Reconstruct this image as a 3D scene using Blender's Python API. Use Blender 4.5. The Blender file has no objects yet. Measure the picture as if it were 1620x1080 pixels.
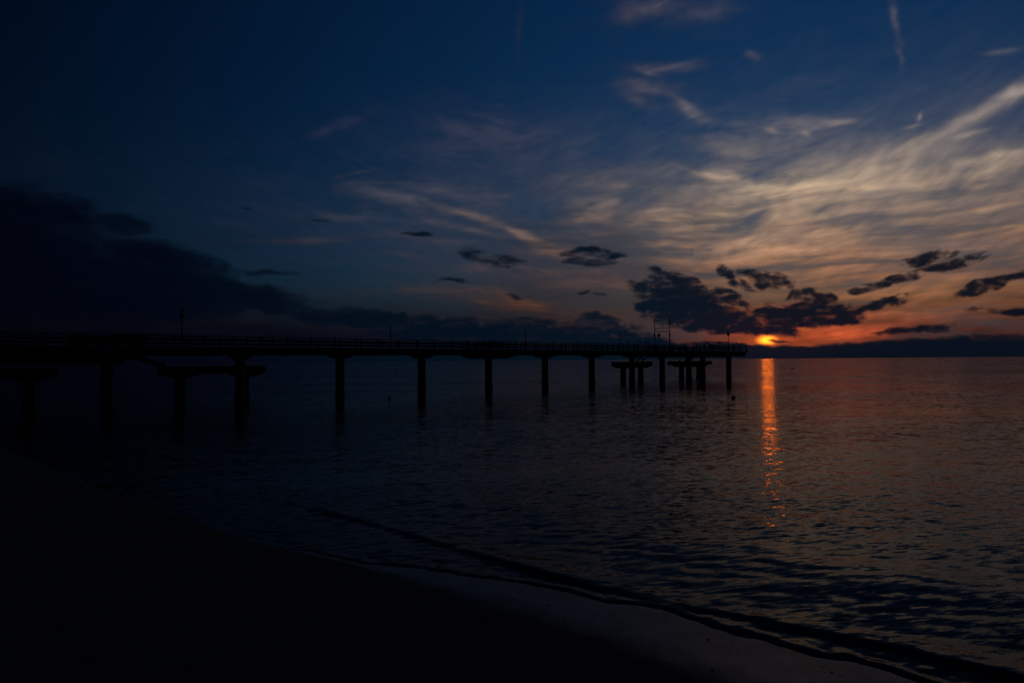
import bpy, bmesh, math, random
import numpy as np
from mathutils import Vector, Matrix

random.seed(11)
RNG = np.random.default_rng(5)
R = math.radians
scene = bpy.context.scene

# ---------------------------------------------------------------- camera
cam_data = bpy.data.cameras.new('camera')
cam = bpy.data.objects.new('camera', cam_data)
scene.collection.objects.link(cam)
cam_data.sensor_width = 36.0
cam_data.lens = 24.0
cam_data.clip_start = 0.1
cam_data.clip_end = 60000.0
PITCH, ROLL, EYE = R(1.591), R(0.42), 3.0
_F = Vector((0, math.cos(PITCH), math.sin(PITCH)))
_U = Vector((0, -math.sin(PITCH), math.cos(PITCH)))
_X = Vector((1, 0, 0))
_R = _X * math.cos(ROLL) - _U * math.sin(ROLL)
_U = _X * math.sin(ROLL) + _U * math.cos(ROLL)
cam.matrix_world = Matrix(((_R.x, _U.x, -_F.x, 0), (_R.y, _U.y, -_F.y, 0), (_R.z, _U.z, -_F.z, EYE), (0, 0, 0, 1)))
scene.camera = cam

# ---------------------------------------------------------------- exposure
scene.view_settings.view_transform = 'Standard'
scene.view_settings.look = 'None'
scene.view_settings.exposure = 0.0
scene.view_settings.gamma = 1.0
scene.view_settings.use_curve_mapping = False

# ---------------------------------------------------------------- sun (dimmed by the cloud it shines through)
SUN_AZ, SUN_EL = 20.5, 1.45            # degrees right of +Y, degrees above the horizon
sd = bpy.data.lights.new('sun', 'SUN')
sd.energy = 0.0011
sd.angle = R(0.9)
sd.color = (1.0, 0.15, 0.008)
sun = bpy.data.objects.new('sun', sd)
scene.collection.objects.link(sun)
_sv = Vector((math.sin(R(SUN_AZ)) * math.cos(R(SUN_EL)), math.cos(R(SUN_AZ)) * math.cos(R(SUN_EL)), math.sin(R(SUN_EL))))
sun.rotation_euler = _sv.to_track_quat('Z', 'Y').to_euler()
sun.location = _sv * 200


# ---------------------------------------------------------------- node helper
class NT:
    def __init__(self, tree):
        self.t = tree
        tree.nodes.clear()

    def new(self, kind, **kw):
        n = self.t.nodes.new(kind)
        for k, v in kw.items():
            setattr(n, k, v)
        return n

    def put(self, sock, v):
        if isinstance(v, bpy.types.NodeSocket):
            self.t.links.new(v, sock)
        elif v is not None:
            sock.default_value = v

    def m(self, op, a, b=None, c=None, clamp=False):
        n = self.new('ShaderNodeMath', operation=op, use_clamp=clamp)
        for i, v in enumerate((a, b, c)):
            self.put(n.inputs[i], v)
        return n.outputs[0]

    def v(self, op, a, b=None, s=None):
        n = self.new('ShaderNodeVectorMath', operation=op)
        self.put(n.inputs[0], a)
        if b is not None:
            self.put(n.inputs[1], b)
        if s is not None:
            self.put(n.inputs['Scale'], s)
        return n.outputs['Value'] if op in ('LENGTH', 'DOT_PRODUCT', 'DISTANCE') else n.outputs['Vector']

    def xyz(self, x, y, z=0.0):
        n = self.new('ShaderNodeCombineXYZ')
        for i, q in enumerate((x, y, z)):
            self.put(n.inputs[i], q)
        return n.outputs[0]

    def noise(self, vec, scale=1.0, detail=4.0, rough=0.5, dist=0.0, color=False, lac=2.0):
        n = self.new('ShaderNodeTexNoise')
        self.put(n.inputs['Vector'], vec)
        for k, q in (('Scale', scale), ('Detail', detail), ('Roughness', rough), ('Lacunarity', lac), ('Distortion', dist)):
            self.put(n.inputs[k], q)
        return n.outputs['Color'] if color else n.outputs['Fac']

    def rng(self, v, a, b, c=0.0, d=1.0, smooth=True):
        n = self.new('ShaderNodeMapRange', interpolation_type='SMOOTHSTEP' if smooth else 'LINEAR')
        for i, q in enumerate((v, a, b, c, d)):
            self.put(n.inputs[i], q)
        return n.outputs[0]

    def ramp(self, fac, stops, mode='EASE'):
        n = self.new('ShaderNodeValToRGB')
        cr = n.color_ramp
        cr.interpolation = mode
        while len(cr.elements) < len(stops):
            cr.elements.new(0.5)
        for e, (p, c) in zip(cr.elements, stops):
            e.position = p
            e.color = tuple(c) + (1,)
        self.put(n.inputs[0], fac)
        return n.outputs[0]

    def mix(self, fac, a, b, blend='MIX'):
        n = self.new('ShaderNodeMix', data_type='RGBA', blend_type=blend)
        n.clamp_factor = True
        self.put(n.inputs[0], fac)
        self.put(n.inputs[6], a)
        self.put(n.inputs[7], b)
        return n.outputs[2]

    def mapping(self, vec, loc=(0, 0, 0), rot=(0, 0, 0), scale=(1, 1, 1), kind='TEXTURE'):
        n = self.new('ShaderNodeMapping', vector_type=kind)
        self.put(n.inputs['Vector'], vec)
        n.inputs['Location'].default_value = loc
        n.inputs['Rotation'].default_value = rot
        n.inputs['Scale'].default_value = scale
        return n.outputs[0]


# ---------------------------------------------------------------- sky
# cloud features by direction: azimuth, elevation, half length, half width, tilt (degrees), weight
CIRRUS = [
    (-14.40,11.34,5.98,0.50,0.6,0.50), (-7.82,9.83,5.85,0.62,-4.7,0.55), (-4.16,10.50,5.36,0.52,-10.7,0.60),
    (-0.48,7.98,6.09,0.73,-7.9,0.55), (-11.40,8.41,6.12,0.51,-0.6,0.40), (-7.83,5.67,5.84,0.63,-3.9,0.50),
    (2.67,6.56,6.04,0.74,-3.6,0.50), (-6.26,12.01,5.57,0.82,-5.3,0.40), (6.43,12.32,4.56,0.81,-11.5,0.40),
    (-9.92,4.60,4.54,0.42,-3.2,0.50), (6.89,5.60,3.69,0.52,-8.2,0.40), (-6.45,13.47,18.98,5.52,2.1,0.14),
    (-4.05,18.47,13.33,4.35,-1.4,0.18), (17.61,17.71,7.71,2.79,-9.7,0.06), (-18.16,10.80,10.11,2.94,1.1,0.18),
    (-2.57,7.87,10.03,2.62,-4.1,0.15), (23.09,11.69,19.14,5.12,-0.7,0.50), (21.95,12.65,9.92,2.17,-1.2,0.40),
    (29.63,14.34,4.72,1.31,17.0,0.60), (35.04,16.75,4.29,0.97,28.4,0.85), (36.72,17.67,2.11,0.55,3.1,0.70),
    (34.17,15.04,1.61,0.29,10.9,0.50), (14.45,11.84,5.84,0.70,5.5,0.85), (24.80,12.80,6.35,0.65,-1.5,0.85),
    (28.11,12.35,4.26,0.32,-3.9,0.80), (18.08,14.32,4.83,0.77,-19.2,0.60), (15.94,14.89,3.12,0.34,-13.4,0.60),
    (25.19,9.83,9.17,1.59,1.1,0.30), (34.88,12.53,5.28,1.67,2.7,0.50), (35.29,13.48,3.62,0.41,0.3,0.60),
    (34.24,10.52,4.56,0.34,6.2,0.55), (36.68,9.28,2.97,1.25,-0.3,0.40), (31.11,8.90,5.64,0.36,4.6,0.60),
    (18.84,8.59,6.52,0.79,-6.8,0.55), (13.11,9.53,4.18,1.11,-9.7,0.45), (12.92,12.49,2.19,0.40,6.4,0.50),
    (19.44,7.39,9.06,2.22,2.1,0.45), (26.39,6.39,14.31,3.03,-0.7,0.40), (29.72,5.44,8.48,0.55,1.3,0.40),
    (30.90,2.95,9.16,1.81,-2.3,0.45), (31.38,4.35,7.28,0.36,1.5,0.50), (7.43,7.02,4.19,1.56,4.4,0.35),
    (29.63,2.86,5.58,0.37,4.2,0.50), (-11.98,13.63,3.90,0.79,-9.6,0.90), (-7.85,12.71,3.81,0.61,-11.5,1.10),
    (-3.38,11.71,3.47,0.46,-14.5,1.70), (1.79,10.03,4.16,0.62,-20.4,1.90), (1.66,10.19,3.59,0.26,-17.0,1.20),
    (-10.97,12.19,2.79,0.70,8.8,0.50), (2.98,9.72,3.18,1.25,-16.5,0.60), (-17.02,9.68,4.85,0.35,3.7,1.00),
    (6.46,14.71,4.75,1.00,9.5,0.20), (7.50,12.93,3.44,0.81,3.5,0.50), (6.18,11.96,2.37,0.51,6.2,0.70),
    (7.22,10.60,2.53,0.41,6.6,0.50), (-5.75,13.62,3.90,0.71,-7.3,0.35), (8.56,14.10,2.54,0.45,3.0,0.40),
    (12.62,22.95,3.73,0.58,1.6,0.75), (11.51,21.31,3.16,1.10,-1.1,0.60), (14.53,19.68,3.12,0.56,-29.0,0.50),
    (10.99,20.15,1.87,0.56,-11.1,0.50), (11.20,26.44,3.39,1.11,14.3,0.55), (16.12,26.55,4.07,0.84,-1.4,0.35),
    (11.32,26.96,4.49,1.27,-16.3,0.30), (11.80,22.60,1.17,0.36,-17.6,0.50), (29.68,23.77,1.85,0.39,-80.9,0.40),
    (29.72,21.25,1.05,0.29,-79.0,0.35), (0.68,26.39,2.71,0.52,-86.3,0.35), (19.47,16.47,7.16,1.86,-10.9,0.18),
    (22.87,17.61,4.16,1.35,-14.2,0.20), (21.88,17.36,0.90,0.27,-23.8,0.45), (26.23,17.31,1.44,0.35,5.6,0.35),
    (24.36,16.48,0.66,0.27,-31.4,0.35), (19.28,23.31,1.30,0.52,-23.6,0.35), (31.11,17.03,0.53,0.21,67.1,0.40),
    (30.68,16.33,0.77,0.26,12.3,0.35), (35.20,20.50,1.72,0.27,-7.5,0.25), (-14.24,18.73,4.14,0.66,20.4,0.55),
    (-1.98,18.81,8.70,1.74,-6.7,0.18), (-12.99,15.12,3.38,0.24,-166.3,0.80), (-9.83,14.35,6.44,0.25,0.6,0.50),
    (-14.28,11.39,1.56,0.30,-5.6,0.60), (-1.54,7.57,6.04,0.73,-1.1,0.35), (-8.86,6.94,5.60,0.42,1.8,0.40),
    (1.34,4.74,6.23,1.16,-6.5,1.60), (1.88,4.70,3.29,0.37,-3.7,1.40), (4.51,3.64,2.75,0.37,-3.9,1.60),
    (-3.15,5.78,3.02,0.37,-1.2,0.50), (-2.64,3.57,1.28,0.21,-8.8,0.60), (6.35,2.67,1.79,0.21,2.2,0.70),
    (13.29,2.43,2.03,0.26,-7.7,1.00), (15.72,2.08,4.36,0.66,-5.0,0.90), (25.60,1.56,4.74,0.86,-0.2,0.90),
    (-23.92,2.72,15.69,0.72,-1.3,0.80)]
SHADE = [
    (11.55,4.86,5.39,2.59,-57.6,0.80), (20.43,4.56,8.33,2.97,-4.8,0.45), (10.59,10.16,3.78,1.83,-38.3,0.70),
    (34.14,7.32,3.16,0.96,-8.2,0.90), (37.56,10.14,2.17,0.66,-2.7,0.60), (31.94,5.67,6.46,0.58,12.6,0.90),
    (33.49,3.57,5.25,0.40,8.9,0.80), (35.11,5.48,3.61,0.39,5.3,0.60), (34.09,3.43,4.62,0.44,0.8,0.70),
    (28.87,6.27,3.72,0.65,4.7,0.60), (36.27,6.90,2.67,0.59,-2.6,1.20), (27.41,4.85,3.32,0.38,3.9,0.50),
    (9.80,9.03,4.55,2.31,-36.9,0.80), (10.00,4.63,5.81,2.86,-46.2,1.00), (33.03,8.12,3.85,1.23,-2.3,1.10),
    (9.46,3.46,5.52,2.35,-12.9,1.30), (4.77,6.54,8.48,3.14,-9.4,0.70), (-7.84,2.93,6.83,1.58,-8.6,0.50),
    (7.90,3.09,4.74,1.57,-10.4,0.90), (13.78,3.26,5.36,2.06,-34.3,0.60), (1.06,2.11,4.81,1.06,-8.6,0.70),
    (8.52,10.36,4.08,1.74,-27.8,0.75), (6.89,5.99,5.86,2.62,-15.1,0.65), (2.70,7.90,4.47,2.09,-27.0,0.45),
    (31.08,7.81,4.29,1.17,1.0,0.85), (32.67,8.01,3.59,1.32,-5.5,0.60), (29.44,11.63,2.54,0.72,-1.9,0.55),
    (36.34,10.16,3.00,0.92,-2.1,0.60), (23.04,15.31,4.26,1.20,-17.4,0.35), (33.80,14.97,2.36,1.00,-18.7,0.45),
    (-2.33,8.97,5.94,2.34,-16.9,0.45), (-7.83,6.84,8.35,3.12,-5.2,0.40), (-3.09,16.36,4.16,1.49,5.7,0.30),
    (14.10,5.80,4.32,3.07,36.0,0.40), (36.24,5.75,3.00,0.85,-16.1,0.50), (34.46,2.40,4.42,0.61,-8.7,0.55),
    (26.60,4.91,2.92,0.76,-12.3,0.35), (18.05,8.53,2.42,0.50,0.5,0.30), (-5.79,4.25,4.77,1.58,-9.5,0.50),
    (10.79,5.39,4.64,2.07,-46.4,0.60), (19.04,10.93,3.08,0.68,-7.0,0.35), (12.18,13.97,3.14,1.09,3.6,0.30)]
LOW_CLOUD = [
    (16.35,2.83,3.97,0.66,-4.8,1.00), (10.95,1.22,4.72,0.62,-4.3,1.20), (7.65,3.15,3.64,0.74,-10.2,0.55),
    (14.55,4.21,4.66,2.15,-8.5,1.15), (13.35,6.52,2.23,0.92,-16.7,0.75), (11.69,5.49,2.49,1.03,-16.9,0.60),
    (16.87,4.90,1.96,0.91,0.9,0.75), (17.32,2.79,4.29,1.01,-6.2,1.15), (17.94,6.80,1.64,0.55,-37.8,0.62),
    (18.86,5.81,1.26,0.40,-14.2,0.52), (19.94,6.23,1.49,0.50,-32.6,0.58), (21.35,5.97,1.76,0.54,-16.7,0.64),
    (18.71,3.76,2.26,1.00,-19.2,0.42), (22.75,3.41,3.39,1.47,-1.9,1.15), (23.46,4.65,2.02,0.78,-9.2,0.85),
    (20.48,3.65,1.88,0.69,26.9,0.70), (21.25,2.25,2.21,0.59,-4.0,1.10), (25.41,3.25,2.38,0.96,-8.8,0.90),
    (27.94,3.72,2.68,0.42,14.4,0.80), (27.69,5.22,1.71,0.42,12.6,0.75), (29.78,5.74,1.84,0.46,8.7,0.80),
    (33.02,6.68,2.87,0.53,15.0,0.72), (34.48,4.80,2.01,0.52,12.3,0.80), (36.78,5.37,1.64,0.42,10.5,0.75),
    (36.00,3.05,2.60,0.34,0.5,0.70), (30.32,1.96,2.64,0.37,1.2,0.85), (31.54,7.18,2.27,0.72,5.1,0.55),
    (-1.67,8.71,3.54,0.73,-7.6,0.60), (-1.15,8.25,2.07,0.58,-12.4,0.60), (6.93,8.80,3.41,0.52,-4.5,0.55),
    (6.40,8.12,2.31,0.47,-2.1,0.55), (-8.08,10.54,1.72,0.26,-1.0,0.60), (-5.11,6.52,1.53,0.21,0.2,0.55),
    (6.64,5.58,1.47,0.26,-3.6,0.55), (0.61,5.35,1.44,0.21,-2.9,0.50), (-15.53,11.31,1.14,0.15,-0.2,0.50),
    (-21.29,11.95,0.70,0.14,-0.8,0.50), (-40.26,7.28,11.50,5.36,3.7,1.80), (-39.04,9.76,6.11,1.45,27.2,1.10),
    (-31.99,6.65,7.34,2.31,-9.1,1.50), (-35.05,6.26,8.92,3.78,-0.9,1.60), (-34.59,10.30,4.95,1.88,-3.5,1.30),
    (-30.00,10.07,2.80,0.90,-0.2,0.90), (-27.75,7.76,5.37,1.58,-8.7,1.50), (-23.49,5.49,7.50,1.45,-6.8,1.60),
    (-25.28,7.58,3.35,1.14,-9.3,1.10), (-28.31,6.32,6.36,2.04,-2.0,1.50), (-23.96,7.03,3.18,0.96,-2.3,0.90),
    (-20.07,7.17,2.93,0.35,-0.6,0.65), (-30.18,4.64,11.45,2.08,-0.8,1.60), (-20.25,4.68,4.74,0.99,-5.2,1.10),
    (-9.96,3.35,10.39,0.94,-3.6,1.00), (-1.27,2.29,12.84,1.06,-1.9,1.10), (4.21,2.87,6.33,0.53,-4.3,0.80),
    (-0.45,0.36,25.74,0.90,-0.5,1.60), (24.61,0.39,17.56,0.85,-0.3,1.60), (7.34,1.31,5.32,0.63,-3.2,1.00),
    (8.94,2.16,3.35,0.73,-9.4,0.70), (15.74,1.19,3.01,0.31,-2.4,0.70), (31.98,0.72,9.98,0.62,-0.0,1.30),
    (-0.01,0.79,15.83,0.80,-0.9,1.40), (18.49,0.69,5.97,0.50,-0.9,1.50), (35.81,1.21,5.84,0.30,-0.5,0.60),
    (20.95,1.46,0.89,0.12,-2.9,0.80)]


def lattice_noise(x, y, seed):
    """gradient noise in about -0.7 .. 0.7"""
    r = np.random.default_rng(seed)
    ang = r.uniform(0, 2 * np.pi, (256, 256)).astype(np.float32)
    gx, gy = np.cos(ang), np.sin(ang)
    xi, yi = np.floor(x).astype(np.int32), np.floor(y).astype(np.int32)
    fx, fy = (x - xi).astype(np.float32), (y - yi).astype(np.float32)
    x0, x1, y0, y1 = xi & 255, (xi + 1) & 255, yi & 255, (yi + 1) & 255
    u, v = fx * fx * (3 - 2 * fx), fy * fy * (3 - 2 * fy)
    a = gx[y0, x0] * fx + gy[y0, x0] * fy
    b = gx[y0, x1] * (fx - 1) + gy[y0, x1] * fy
    c = gx[y1, x0] * fx + gy[y1, x0] * (fy - 1)
    d = gx[y1, x1] * (fx - 1) + gy[y1, x1] * (fy - 1)
    return (a + (b - a) * u) * (1 - v) + (c + (d - c) * u) * v


def fractal(x, y, seed, octaves=5, gain=0.5):
    out, amp, k = 0.0, 1.0, 1.0
    for o in range(octaves):
        out = out + amp * lattice_noise(x * k + 17.3 * o, y * k - 9.1 * o, seed + o)
        amp *= gain
        k *= 2.03
    return out


def sstep(x, a, b):
    q = np.clip((x - a) / (b - a), 0, 1)
    return q * q * (3 - 2 * q)


AZ0, AZ1, EL0, EL1 = -52.0, 56.0, 0.0, 45.0


def stroke_field(A, E, strokes, union, power):
    acc = np.zeros(A.shape, np.float32)
    for (a, e, L, wd, ang, k) in strokes:
        c, s_ = math.cos(R(ang)), math.sin(R(ang))
        da, de = A - a, E - e
        q = np.sqrt(((da * c + de * s_) / L) ** 2 + ((-da * s_ + de * c) / wd) ** 2)
        f = k * np.clip(1 - q ** power, 0, 1)
        if not union:
            f = k * np.exp(-(q / 0.62) ** 2)
        acc = np.maximum(acc, f) if union else acc + f
    return acc


def cloud_cover():
    """cover of cirrus (R), low cloud (G), thickness of the cirrus (B) and shaded mid-level cloud (A) by direction of the sky"""
    step = 0.055
    nx, ny = int((AZ1 - AZ0) / step), int((EL1 - EL0) / step)
    A, E = np.meshgrid(np.linspace(AZ0, AZ1, nx, dtype=np.float32), np.linspace(EL0, EL1, ny, dtype=np.float32))
    # ---- cirrus: fibres drawn out along the upper wind
    wx = fractal(A * 0.07, E * 0.12, 101, 4)
    wy = fractal(A * 0.07, E * 0.12, 151, 4)
    cx, cy = fractal(A * 0.22, E * 0.36, 241, 4), fractal(A * 0.22, E * 0.36, 251, 4)
    Fc = stroke_field(A + 1.3 * wx + 0.35 * cx, E + 0.9 * wy + 0.30 * cy, CIRRUS, False, 2)
    grain = fractal(A * 0.5 + 0.9 * cx, E * 1.0 + 0.9 * cy, 201, 6, 0.62)
    tilt = np.radians(np.interp(A, [-50, -20, 5, 16, 26, 36, 50], [-6, -13, -9, 2, 12, 28, 32])) * sstep(E, 0, 9) + np.radians(3)
    tilt = tilt + 0.75 * fractal(A * 0.06, E * 0.10, 231, 3) + 0.35 * fractal(A * 0.17, E * 0.26, 237, 3)
    ca, sa = np.cos(tilt), np.sin(tilt)

    def drawn_out(img, n, h):
        out = img.copy()
        tot = 1.0
        for sg in (1, -1):
            px, py = np.meshgrid(np.arange(nx, dtype=np.float32), np.arange(ny, dtype=np.float32))
            for i in range(n):
                ix, iy = px.astype(np.int32).clip(0, nx - 1), py.astype(np.int32).clip(0, ny - 1)
                px = px + sg * h * ca[iy, ix]
                py = py + sg * h * sa[iy, ix]
                wgt = 1 - i / n
                out += wgt * img[py.astype(np.int32).clip(0, ny - 1), px.astype(np.int32).clip(0, nx - 1)]
                tot += wgt
        return out / tot
    fib = drawn_out(grain, 9, 3.5)
    fine = drawn_out(fractal(A * 1.3 + 1.2 * cx, E * 2.2 + 1.2 * cy, 211, 5, 0.6), 4, 2.0)
    soft = fractal(A * 0.17 + 0.5 * wx, E * 0.36 + 0.5 * wy, 301, 5, 0.55)
    fib, fine, soft = fib / fib.std(), fine / fine.std(), soft / soft.std()
    tex = 0.74 + 0.12 * fib + 0.05 * fine + 0.12 * soft
    veil = 0.97 * np.exp(-(np.clip(E - 4.0, 0, None) / 8.5) ** 1.5) * np.clip(0.85 + (0.10 * soft + 0.035 * fib) * sstep(E, 1, 9), 0, 1 / 0.97)
    veil = np.maximum(veil, 0.98 * np.exp(-(np.clip(E - 3.5, 0, None) / 2.2) ** 2))
    cir = Fc * np.clip(tex, 0.04, 1.7)
    cir = 1 - np.exp(-1.3 * (cir + 0.02 * np.clip(tex - 0.35, 0, 2)))
    Rr = np.clip(1 - (1 - cir) * (1 - veil), 0, 1)
    lum = np.clip(0.76 + 0.20 * (cir - 0.4) / 0.3 + 0.035 * fib + 0.03 * fine, 0.3, 1.25)      # thicker fibres catch more light
    band = fractal((A + 0.12 * E * np.sign(A - 15)) * 0.075 + 0.25 * wx, (E - 0.055 * np.abs(A - 18)) * 0.85 + 0.5 * wy, 701, 6, 0.58)
    band = band / band.std()
    layers = np.exp(-((E - 6.0) / 7.0) ** 2)
    lum = np.clip(lum * (1 + 0.24 * band * layers), 0.25, 1.4)      # layered streaks low over the horizon
    Fg = stroke_field(A + 2.0 * wx, E + 1.4 * wy, SHADE, False, 2)
    shade = 1 - np.exp(-1.3 * Fg * np.clip(0.8 + 0.22 * soft - 0.10 * fib - 0.25 * band * layers, 0.05, 1.8))
    shade = 1 - (1 - shade) * (1 - 0.72 * sstep(-band, 0.3, 1.6) * layers * sstep(A, -20, 5))
    shade = 1 - (1 - shade) * (1 - 0.72 * (1 - cir) * sstep(A, 15, 0) * sstep(veil, 0.1, 0.5))
    # ---- low cloud
    bx = fractal(A * 0.30, E * 0.5, 401, 4)
    by = fractal(A * 0.30, E * 0.5, 451, 4)
    Fd = stroke_field(A + 0.9 * bx, E + 0.5 * by, LOW_CLOUD, True, 2.2)
    puff = fractal(A * 0.50 + 0.7 * bx, E * 1.25 + 0.7 * by, 501, 7, 0.64)
    puff = 0.75 * puff + 0.35 * drawn_out(puff, 3, 2.0)
    cell = fractal(A * 1.25 + 0.8 * bx, E * 2.0 + 0.8 * by, 591, 5, 0.55)
    cell = cell - 0.7 * np.abs(fractal(A * 0.9, E * 1.5, 597, 3)) + 0.12
    wisp = fractal(A * 0.16, E * 1.1, 551, 5, 0.6)
    shred = drawn_out(fractal(A * 1.6 + bx, E * 3.6 + by, 571, 5, 0.65), 4, 1.6)
    pm = (0.80 * puff + 0.40 * wisp + 0.22 * shred + 0.55 * cell * sstep(A, 4, 10)) * (1 - 0.55 * sstep(A, -12, -20)) * (0.35 + 0.65 * sstep(E, 0.6, 2.6))
    lowd = Fd * (1 + 0.06 * sstep(A, 8, 12) * sstep(E, 1.2, 2.5)) + 0.85 * pm * sstep(Fd, 0.0, 0.35)
    softness = 0.58 + 0.22 * sstep(A, 10, 4) + 0.35 * sstep(A, -14, -26)
    G = np.clip((lowd - 0.02) / softness, 0, 1.6)
    G = 1 - np.exp(-2.6 * G ** 1.5)
    img = bpy.data.images.new('cloud_cover', nx, ny, alpha=True, float_buffer=True, is_data=True)
    img.alpha_mode = 'CHANNEL_PACKED'
    px = np.stack([Rr, G, lum, shade], -1).astype(np.float32)
    img.pixels.foreach_set(px.ravel())
    img.update()
    return img


def build_sky():
    w = bpy.data.worlds.new('World')
    scene.world = w
    w.use_nodes = True
    w.cycles.sampling_method = 'MANUAL'
    w.cycles.sample_map_resolution = 512
    t = NT(w.node_tree)
    tc = t.new('ShaderNodeTexCoord')
    d = tc.outputs['Generated']
    sp = t.new('ShaderNodeSeparateXYZ')
    t.put(sp.inputs[0], d)
    x, y, z = sp.outputs
    az = t.m('MULTIPLY', t.m('ARCTAN2', x, y), 57.29578)
    el = t.m('MULTIPLY', t.m('ARCSINE', z), 57.29578)
    P = t.xyz(az, el)
    sun_d = t.v('LENGTH', t.v('MULTIPLY', t.v('SUBTRACT', P, (SUN_AZ, SUN_EL, 0)), (1, 1.9, 0)))

    # clear twilight sky
    sky = t.new('ShaderNodeTexSky', sky_type='NISHITA')
    sky.sun_disc = False
    sky.sun_elevation = R(SUN_EL)
    sky.sun_rotation = R(SUN_AZ)
    sky.altitude = 0
    sky.air_density = 1.0
    sky.dust_density = 0.3
    sky.ozone_density = 4.0
    base = t.mix(1.0, sky.outputs[0], SKY_TINT + (1,), 'MULTIPLY')
    off = t.m('ABSOLUTE', t.m('WRAP', t.m('SUBTRACT', az, 26.0), 180.0, -180.0))      # degrees away from the sunset
    fall = t.rng(off, 86, 2, 0.065, 1.0)
    base = t.mix(1.0, base, fall, 'MULTIPLY')

    cover = t.new('ShaderNodeTexImage', image=cloud_cover(), extension='MIRROR', interpolation='Cubic')
    t.put(cover.inputs[0], t.xyz(t.rng(az, AZ0, AZ1, 0, 1, False), t.rng(el, EL0, EL1, 0, 1, False)))
    for n in [n for n in t.t.nodes if n.bl_idname == 'ShaderNodeMapRange' and n.interpolation_type == 'LINEAR']:
        n.clamp = False
    cs = t.new('ShaderNodeSeparateColor')
    t.put(cs.inputs[0], cover.outputs[0])
    cir, low, tex = cs.outputs[0], cs.outputs[1], cs.outputs[2]

    # thin high cirrus lit by the sun at the horizon
    elr = t.m('DIVIDE', el, 40.0, clamp=True)
    ccol = t.ramp(elr, [(0.0, (0.035, 0.016, 0.020)), (0.05, (0.095, 0.030, 0.025)), (0.12, (0.27, 0.105, 0.045)), (0.17, (0.37, 0.165, 0.085)), (0.22, (0.43, 0.235, 0.132)),
                        (0.34, (0.56, 0.405, 0.275)), (0.46, (0.38, 0.315, 0.29)), (0.58, (0.18, 0.155, 0.185)), (1.0, (0.10, 0.095, 0.135))], 'LINEAR')
    cfall = t.ramp(t.m('ADD', t.m('DIVIDE', az, 360.0), 0.5, clamp=True), [(0.0000, (0.004, 0.01, 0.04)), (0.3333, (0.007, 0.012, 0.04)), (0.3750, (0.01, 0.02, 0.06)), (0.4167, (0.022, 0.042, 0.12)), (0.4556, (0.06, 0.1, 0.25)), (0.4750, (0.12, 0.16, 0.31)), (0.5056, (0.28, 0.3, 0.41)), (0.5278, (0.53, 0.52, 0.56)), (0.5556, (0.97, 0.96, 0.95)), (0.5778, (1.05, 1.05, 1.05)), (0.6111, (0.95, 0.95, 0.95)), (0.6667, (0.4, 0.4, 0.45)), (0.7778, (0.03, 0.05, 0.12)), (1.0000, (0.004, 0.01, 0.04))], 'LINEAR')
    ccol = t.mix(1.0, ccol, cfall, 'MULTIPLY')
    col = t.mix(cir, base, t.v('SCALE', ccol, s=tex))

    gcol = t.v('ADD', t.v('MULTIPLY', ccol, (0.10, 0.14, 0.20)), t.v('MULTIPLY', cfall, (0.032, 0.036, 0.048)))
    gcol = t.v('ADD', gcol, t.v('SCALE', base, s=t.m('MULTIPLY', t.rng(el, 1.5, 8.0, 0.0, 0.72), t.rng(az, 8, -16, 0.22, 1.0))))
    col = t.mix(t.m('MULTIPLY', cover.outputs[1], 0.85), col, gcol)

    # glow of the sun behind and between the clouds
    g1 = t.rng(sun_d, 1.25, 0.0)
    g1 = t.m('MULTIPLY', g1, g1)
    g2 = t.rng(sun_d, 10.0, 0.0)
    g3 = t.rng(sun_d, 26.0, 0.0)
    glow = t.v('ADD', t.v('SCALE', (4.6, 1.05, 0.04), s=g1), t.v('SCALE', (0.13, 0.018, 0.002), s=t.m('MULTIPLY', g2, g2)))
    band_d = t.v('LENGTH', t.v('MULTIPLY', t.v('SUBTRACT', P, (SUN_AZ + 3.0, SUN_EL + 0.4, 0)), (0.30, 1.35, 0)))
    g4 = t.rng(band_d, 4.2, 0.0)
    glow = t.v('ADD', glow, t.v('SCALE', (0.52, 0.062, 0.004), s=t.m('MULTIPLY', t.m('MULTIPLY', g4, g4), t.m('MULTIPLY', tex, tex))))
    glow = t.v('ADD', glow, t.v('SCALE', (0.018, 0.006, 0.001), s=g3))
    col = t.v('ADD', col, glow)

    # low dark cloud in silhouette
    dcol = t.ramp(t.m('ADD', t.m('DIVIDE', az, 90.0), 0.5, clamp=True), [(0.0, (0.0003, 0.0008, 0.0034)), (0.2, (0.0006, 0.0017, 0.0062)), (0.38, (0.001, 0.0045, 0.0115)),
                        (0.6, (0.0011, 0.0062, 0.0145)), (0.75, (0.0014, 0.0052, 0.0120)), (1.0, (0.0022, 0.0050, 0.0110))], 'LINEAR')
    dcol = t.mix(0.006, dcol, ccol)
    col = t.mix(t.m('MULTIPLY', low, 0.987), col, dcol)

    rim = t.m('MULTIPLY', t.m('MULTIPLY', low, t.m('SUBTRACT', 1.0, low)), t.rng(sun_d, 9, 1, 0.0, 1.6))      # thin cloud edges lit through
    col = t.v('ADD', col, t.v('SCALE', t.v('MULTIPLY', ccol, (1.0, 0.55, 0.36)), s=rim))

    # below the horizon nothing is seen but the sea
    col = t.mix(t.rng(el, -0.3, 0.0, 1.0, 0.0), col, dcol)
    bg = t.new('ShaderNodeBackground')
    t.put(bg.inputs[0], t.v('SCALE', col, s=10.0))
    bg.inputs[1].default_value = 0.1
    out = t.new('ShaderNodeOutputWorld')
    t.t.links.new(bg.outputs[0], out.inputs[0])


SKY_TINT = (0.013, 0.0465, 0.0635)
build_sky()


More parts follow.
